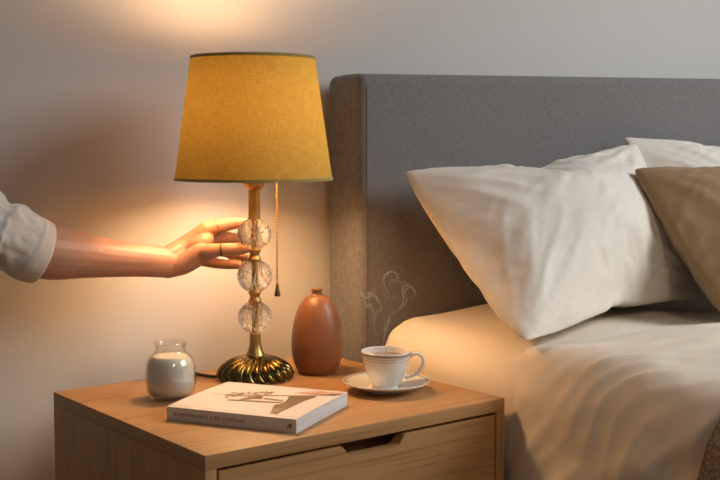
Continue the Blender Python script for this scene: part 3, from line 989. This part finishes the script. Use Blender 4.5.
prints('bench_picture', [
    [(0.31, 0.325), (0.741, 0.392), (0.75, 0.44), (0.32, 0.37)],
    [(0.43, 0.60), (0.67, 0.69), (0.675, 0.655), (0.44, 0.565)],
    [(0.44, 0.565), (0.50, 0.565), (0.53, 0.465), (0.47, 0.45), (0.42, 0.385), (0.38, 0.38)],
    [(0.655, 0.68), (0.83, 0.768), (0.86, 0.72), (0.838, 0.55), (0.832, 0.30), (0.823, 0.069), (0.771, 0.083), (0.73, 0.20), (0.69, 0.333), (0.74, 0.395), (0.72, 0.44), (0.70, 0.55)],
], M['sepia'], fc)
prints('bench_cushion', [[(0.53, 0.475), (0.70, 0.452), (0.69, 0.505), (0.535, 0.52)]], M['sepia_mid'], fc)
fl = []
rnd = random.Random(4)
for k in range(85):
    u = 0.24 + 0.27 * rnd.random(); v = 0.42 + 0.20 * rnd.random() + (u - 0.24) * 0.65
    if u < 0.42: v -= 0.05 * rnd.random()
    r = 0.010 + 0.012 * rnd.random(); ph = rnd.random() * 6
    fl.append([(u + r * (0.8 + 0.4 * rnd.random()) * math.cos(ph + q), v + r * (0.8 + 0.4 * rnd.random()) * math.sin(ph + q)) for q in (0, 1.2, 2.5, 3.7, 5.0)])
prints('flower_picture', fl, M['sepia_mid'], fc, 0.0002)
prints('leaf_picture', [[(0.77 + 0.03 * math.sin(q * 2) + 0.02 * math.cos(q), 0.16 + 0.09 * math.sin(q)) for q in (0, 0.9, 1.8, 2.7, 3.6, 4.5, 5.4)]], M['sepia_mid'], fc, 0.0002)
bl_p = [[(0.64, 0.80), (0.72, 0.88), (0.79, 0.955), (0.90, 0.95), (0.995, 0.955), (0.995, 0.90), (0.96, 0.83), (0.83, 0.77), (0.74, 0.78)]]
prints('cloth_picture', bl_p, M['blush'], fc, 0.00012)
prints('cloth_shadow_picture', [[(0.83, 0.765), (0.965, 0.82), (0.995, 0.90), (0.93, 0.875), (0.84, 0.80)]], M['sepia'], fc, 0.0002)

def lettering(name, txt, size, m, parent, loc, rot, width=None):
    cu_ = bpy.data.curves.new(name, 'FONT')
    cu_.body = txt; cu_.size = size; cu_.extrude = 0.00008; cu_.space_character = 1.12
    o = bpy.data.objects.new(name, cu_)
    COL.objects.link(o)
    bpy.context.view_layer.update()
    me = bpy.data.meshes.new_from_object(o.evaluated_get(bpy.context.evaluated_depsgraph_get()))
    bpy.data.objects.remove(o)
    me.name = name
    me.materials.clear(); me.materials.append(m)
    if width:
        xs = [v.co.x for v in me.vertices]; k = width / (max(xs) - min(xs))
        for v in me.vertices: v.co.x *= k
    o = bpy.data.objects.new(name, me)
    COL.objects.link(o)
    o.parent = parent; o.location = loc; o.rotation_euler = rot
    return o
lettering('spine_title', 'REMEMBRANCE KIRE', 0.0068, M['ink'], spn, (0.0115, -0.00068, 0.0074), (PI / 2, 0, 0), 0.074)
lettering('spine_author', 'CHEFANI', 0.0072, M['ink'], spn, (0.091, -0.00068, 0.0072), (PI / 2, 0, 0), 0.035)
bm = bmesh.new()
for tri in ([(0, 0), (0.0022, 0.0), (0.0052, 0.0062), (0.0046, 0.0078)], [(0.0052, 0.0078), (0.0076, 0.0078), (0.0076, 0), (0.0060, 0)], [(0.0022, 0.0018), (0.0060, 0.0018), (0.0060, 0.0030), (0.0030, 0.0030)]):
    bm.faces.new([bm.verts.new((0.190 + x, -0.00075, 0.0055 + z)) for x, z in tri])
obj('spine_emblem', bm, M['ink'], spn, smooth=False)
lettering('cover_lettering', 'the quiet rooms', 0.0062, M['ink_pale'], fc, (0.020, 0.092, zt_(0.095) + 0.0003), (0, 0, 0), 0.038)

# ------------------------------------------------------------------ person: left arm reaching in from the left, hand closing round the lamp
K = 0.001687
D0 = 1.94
PITCH = math.atan(100 / 1150)
FW = AW * math.cos(PITCH) - UP * math.sin(PITCH)
UV = RT.cross(FW)
def hp_(x, y, d):
    """point of the arm as measured in the photograph, d = distance behind the lamp axis"""
    return V((0, 0, CAM_H)) + (FW + RT * ((x - 360) / 1150) + UV * ((240 - y) / 1150)) * (D0 + d * K)
def kr(d):
    return K * (D0 + d * K) / D0
def limb(bm, pts):
    """tapered capsule chain through (x, y, depth, r) in px units of the lamp plane"""
    for (a, b) in zip(pts, pts[1:]):
        A, B = hp_(*a[:3]), hp_(*b[:3])
        n = max(2, int((A - B).length / (0.25 * min(a[3], b[3]) * K)))
        add_tube(bm, [(*A.lerp(B, t / n), (a[3] + (b[3] - a[3]) * t / n) * kr(a[2])) for t in range(n + 1)], seg=18)
    for p in pts:
        add_sphere(bm, hp_(*p[:3]), p[3] * kr(p[2]), 18, 12)
def chain(bm, pts, n=5):
    limb(bm, spline(pts, n))
bm = bmesh.new()
# forearm as two muscle columns, wrist, upper arm to the shoulder
def dp(x): return -12 - (168 - x) * 0.585
chain(bm, [(x, y, dp(x), r_) for x, y, r_ in ((168, 259, 12), (140, 256, 13), (110, 254.5, 15.5), (80, 250, 19.5), (50, 247, 23.5), (22, 243, 26))], 4)
chain(bm, [(x, y, dp(x) - 2, r_) for x, y, r_ in ((168, 266, 12), (140, 264, 13), (110, 262, 15.5), (80, 260, 18.5), (50, 258, 22), (22, 249, 25))], 4)
chain(bm, [(x, y, dp(x) - 1, r_) for x, y, r_ in ((168, 262.5, 13.2), (140, 260, 15), (110, 258.2, 18), (80, 255, 22), (50, 252.5, 25.5), (22, 246, 27))], 4)
chain(bm, [(x, y, dp(x), r_) for x, y, r_ in ((22, 245, 26), (-30, 222, 29), (-90, 192, 33), (-150, 157, 38), (-185, 130, 41))], 4)
# palm: metacarpals
IM, MM, RM, PM = (206, 230, 4), (207, 238, 14), (204, 249, 22), (198, 259, 27)
chain(bm, [(168, 257, -12, 11.5), (186, 246, 1, 10.5), (*IM, 8.6)], 3)
chain(bm, [(168, 259, -8, 11.5), (188, 249, 9, 10), (*MM, 8.6)], 3)
chain(bm, [(168, 265, -8, 11.5), (186, 257, 13, 10), (*RM, 8.4)], 3)
chain(bm, [(168, 267, -8, 11.5), (184, 265, 14, 9.5), (*PM, 7.8)], 3)
chain(bm, [(170, 266, -13, 12), (186, 262, -11, 11), (200, 254, -11, 10)], 3)      # thumb mount
chain(bm, [(186, 252, -2, 9), (200, 244, -4, 8.5), (206, 240, 0, 8)], 3)          # web between thumb and index
# fingers
fing = {
 'index': [(*IM, 8.2), (221, 226.0, 8, 7.0), (233, 223.6, 14, 6.2), (244, 222.8, 16.5, 5.1)],
 'middle': [(*MM, 8.0), (222, 237, 19, 6.8), (232, 238.4, 21.5, 6.1), (241, 239, 19, 5.1)],
 'ring': [(204, 248, 22, 7.4), (222, 250.5, 26, 6.2), (236, 254.8, 22, 5.5), (246.5, 256.8, 14, 4.7)],
 'pinky': [(198, 258.5, 27, 6.8), (214, 263, 27, 5.4), (228, 264.6, 22, 4.8), (239.5, 265, 15, 4.2)],
 'thumb': [(196, 256, -10, 9.6), (208, 252, -15, 8.4), (219, 250, -17, 6.7), (228, 249.4, -17.5, 6.6), (238, 249, -15.5, 6.2), (246, 248.6, -13, 4.9)],
}
for k, p in fing.items():
    chain(bm, p, 4)
me = bpy.data.meshes.new('person'); bm.to_mesh(me); bm.free()
tmp = bpy.data.objects.new('arm_sketch', me); COL.objects.link(tmp)
rm = tmp.modifiers.new('remesh', 'REMESH'); rm.mode = 'VOXEL'; rm.voxel_size = 0.0014
sm = tmp.modifiers.new('smooth', 'SMOOTH'); sm.factor = 0.5; sm.iterations = 12
bpy.context.view_layer.update()
pm = bpy.data.meshes.new_from_object(tmp.evaluated_get(bpy.context.evaluated_depsgraph_get()))
bpy.data.objects.remove(tmp); bpy.data.meshes.remove(me)
pm.name = 'person'
pm.materials.clear(); pm.materials.append(M['skin'])
pm.polygons.foreach_set('use_smooth', [True] * len(pm.polygons))
person = bpy.data.objects.new('person', pm); COL.objects.link(person)
tag(person, 'person in a white shirt with rolled sleeve, bare arm reaching to touch the lamp', 'person')

def frame_at(a, b):
    t = (V(b) - V(a)).normalized()
    n = t.orthogonal().normalized()
    return t, n, t.cross(n)
def ring(name, c, along, r, w, m):
    t = along.normalized(); n = t.orthogonal().normalized(); b_ = t.cross(n)
    pts = [(r, -w / 2), (r + 0.0009, -w / 3), (r + 0.0009, w / 3), (r, w / 2), (r - 0.0008, w / 3), (r - 0.0008, -w / 3)]
    bm = lathe(pts, seg=48, closed=True)
    mt = Matrix((n, b_, t)).transposed().to_4x4(); mt.translation = c
    bm.transform(mt)
    return obj(name, bm, m, person)
tag(ring('ring', hp_(216.5, 227.2, 6.6), hp_(221, 226, 8) - hp_(212, 228.5, 5), 7.2 * K, 0.0022, M['gold']), 'thin gold ring on the index finger')
tag(ring('ring', hp_(222, 249.7, -17.2), hp_(228, 249.4, -17.5) - hp_(216, 250.4, -16.5), 6.55 * K, 0.0030, M['dark_ring']), 'dark bronze ring on the thumb')
def nail(c, along, up, L, W):
    t = along.normalized(); n = (up - t * up.dot(t)).normalized(); s_ = t.cross(n)
    bm = bmesh.new(); add_sphere(bm, (0, 0, 0), 1.0, 20, 12)
    mt = Matrix((t * L, s_ * W, n * 0.0011)).transposed().to_4x4(); mt.translation = c
    bm.transform(mt)
    return obj('fingernail', bm, M['nail'], person)
nail(hp_(243.8, 246.2, -17.6), hp_(246, 248.6, -13) - hp_(236, 249.1, -16), UP * 0.75 - AW * 0.65, 0.0062, 0.0045)
nail(hp_(243, 219.6, 19.8), hp_(244, 222.8, 16.5) - hp_(234, 223.5, 14), UP * 0.6 + AW * 0.7, 0.0055, 0.0042)

# rolled shirt sleeve
path = spline([(x, y, dp(x), r_) for x, y, r_ in ((41, 253, 31), (29, 248, 32), (18, 242, 32.5), (0, 233, 33.5), (-30, 220, 36), (-90, 190, 43), (-150, 155, 51), (-190, 126, 56))], 14)
def sleeve_mesh(path, fold, seg=150, extra=0.0, taper=False):
    bm = bmesh.new(); rings = []
    nrm = None
    L = 0.0; prev = None
    for i, p in enumerate(path):
        c_ = hp_(*p[:3])
        a = hp_(*path[max(0, i - 1)][:3]); b_ = hp_(*path[min(len(path) - 1, i + 1)][:3])
        t = (b_ - a).normalized()
        if i < 12:   # keep the cuff plane slanted as worn
            t0 = (hp_(18, 244, dp(18)) - hp_(44, 253, dp(44))).normalized()
            t = (t0 * (1 - i / 12) + t * (i / 12)).normalized()
        nrm = (UP - t * UP.dot(t)).normalized()
        bi = t.cross(nrm)
        if prev is not None: L += (c_ - prev).length
        prev = c_
        row = []
        for k in range(seg):
            an = 2 * PI * k / seg
            d = nrm * math.cos(an) + bi * math.sin(an)
            r = p[3] * kr(p[2]) + extra * (1 - sstep(len(path) * 0.55, len(path) - 1, i) * 1.35 if taper else 1)
            f = fold(L, an)
            q = c_ + d * (r * (1 if abs(math.cos(an)) > 0 else 1) * (1.0) + f)
            q -= bi * (math.sin(an) * r * 0.08)
            row.append(bm.verts.new(q))
        rings.append(row)
    for A, B in zip(rings, rings[1:]):
        for k in range(seg):
            j = (k + 1) % seg
            bm.faces.new((A[k], A[j], B[j], B[k]))
    bmesh.ops.recalc_face_normals(bm, faces=bm.faces[:])
    return bm
def folds(L, an):
    ca, sa_ = math.cos(an), math.sin(an)
    w = noise.noise(V((L * 22, ca * 1.2, sa_ * 1.2)))
    f = 0.0095 * (ridge(L * 19 + 0.55 * sa_ + 0.8 * w + 0.25 * ca) - 0.35) * (0.35 + 0.65 * abs(noise.noise(V((ca * 1.4, sa_ * 1.4, L * 8 + 3)))) * 2)
    f += 0.0045 * noise.noise(V((ca * 3, sa_ * 3, L * 45)))
    k = sstep(0.022, 0.058, L)
    return f * k + 0.0012 * noise.noise(V((ca * 2.5, sa_ * 2.5, L * 30))) * (1 - k)
sl = obj('sleeve', sleeve_mesh(path, folds), M['shirt'], person)
tag(sl, 'white linen shirt sleeve rolled at the elbow')
so = sl.modifiers.new('cloth', 'SOLIDIFY'); so.thickness = 0.0012; so.offset = -1
# turned-up cuff
cpath = path[:26]
def cuff_fold(L, an):
    return folds(L, an) * 0.5 + 0.0022 * math.exp(-((L - 0.001) / 0.004) ** 2) * -0.4
cf = obj('cuff', sleeve_mesh(cpath, cuff_fold, extra=0.0024, taper=True), M['shirt'], sl)
so = cf.modifiers.new('cloth', 'SOLIDIFY'); so.thickness = 0.0016; so.offset = -1
# stitch line near the cuff edge
bm = bmesh.new()
i0 = 3
c_ = hp_(*path[i0][:3]); t0 = (hp_(18, 244, dp(18)) - hp_(44, 253, dp(44))).normalized()
nrm = (UP - t0 * UP.dot(t0)).normalized(); bi = t0.cross(nrm)
NST = 110
for k in range(NST):
    seg_pts = []
    for q in (0.1, 0.5, 0.9):
        an = 2 * PI * (k + q) / NST
        d = nrm * math.cos(an) + bi * math.sin(an)
        L = (hp_(*path[i0][:3]) - hp_(*path[0][:3])).length
        r = path[i0][3] * kr(path[i0][2]) + 0.0024 + cuff_fold(L, an) + 0.0001
        p = c_ + d * r - bi * (math.sin(an) * (path[i0][3] * kr(path[i0][2]) + 0.0024) * 0.08)
        seg_pts.append((*p, 0.00035))
    add_tube(bm, seg_pts, seg=6)
obj('cuff_stitching', bm, M['thread'], cf)
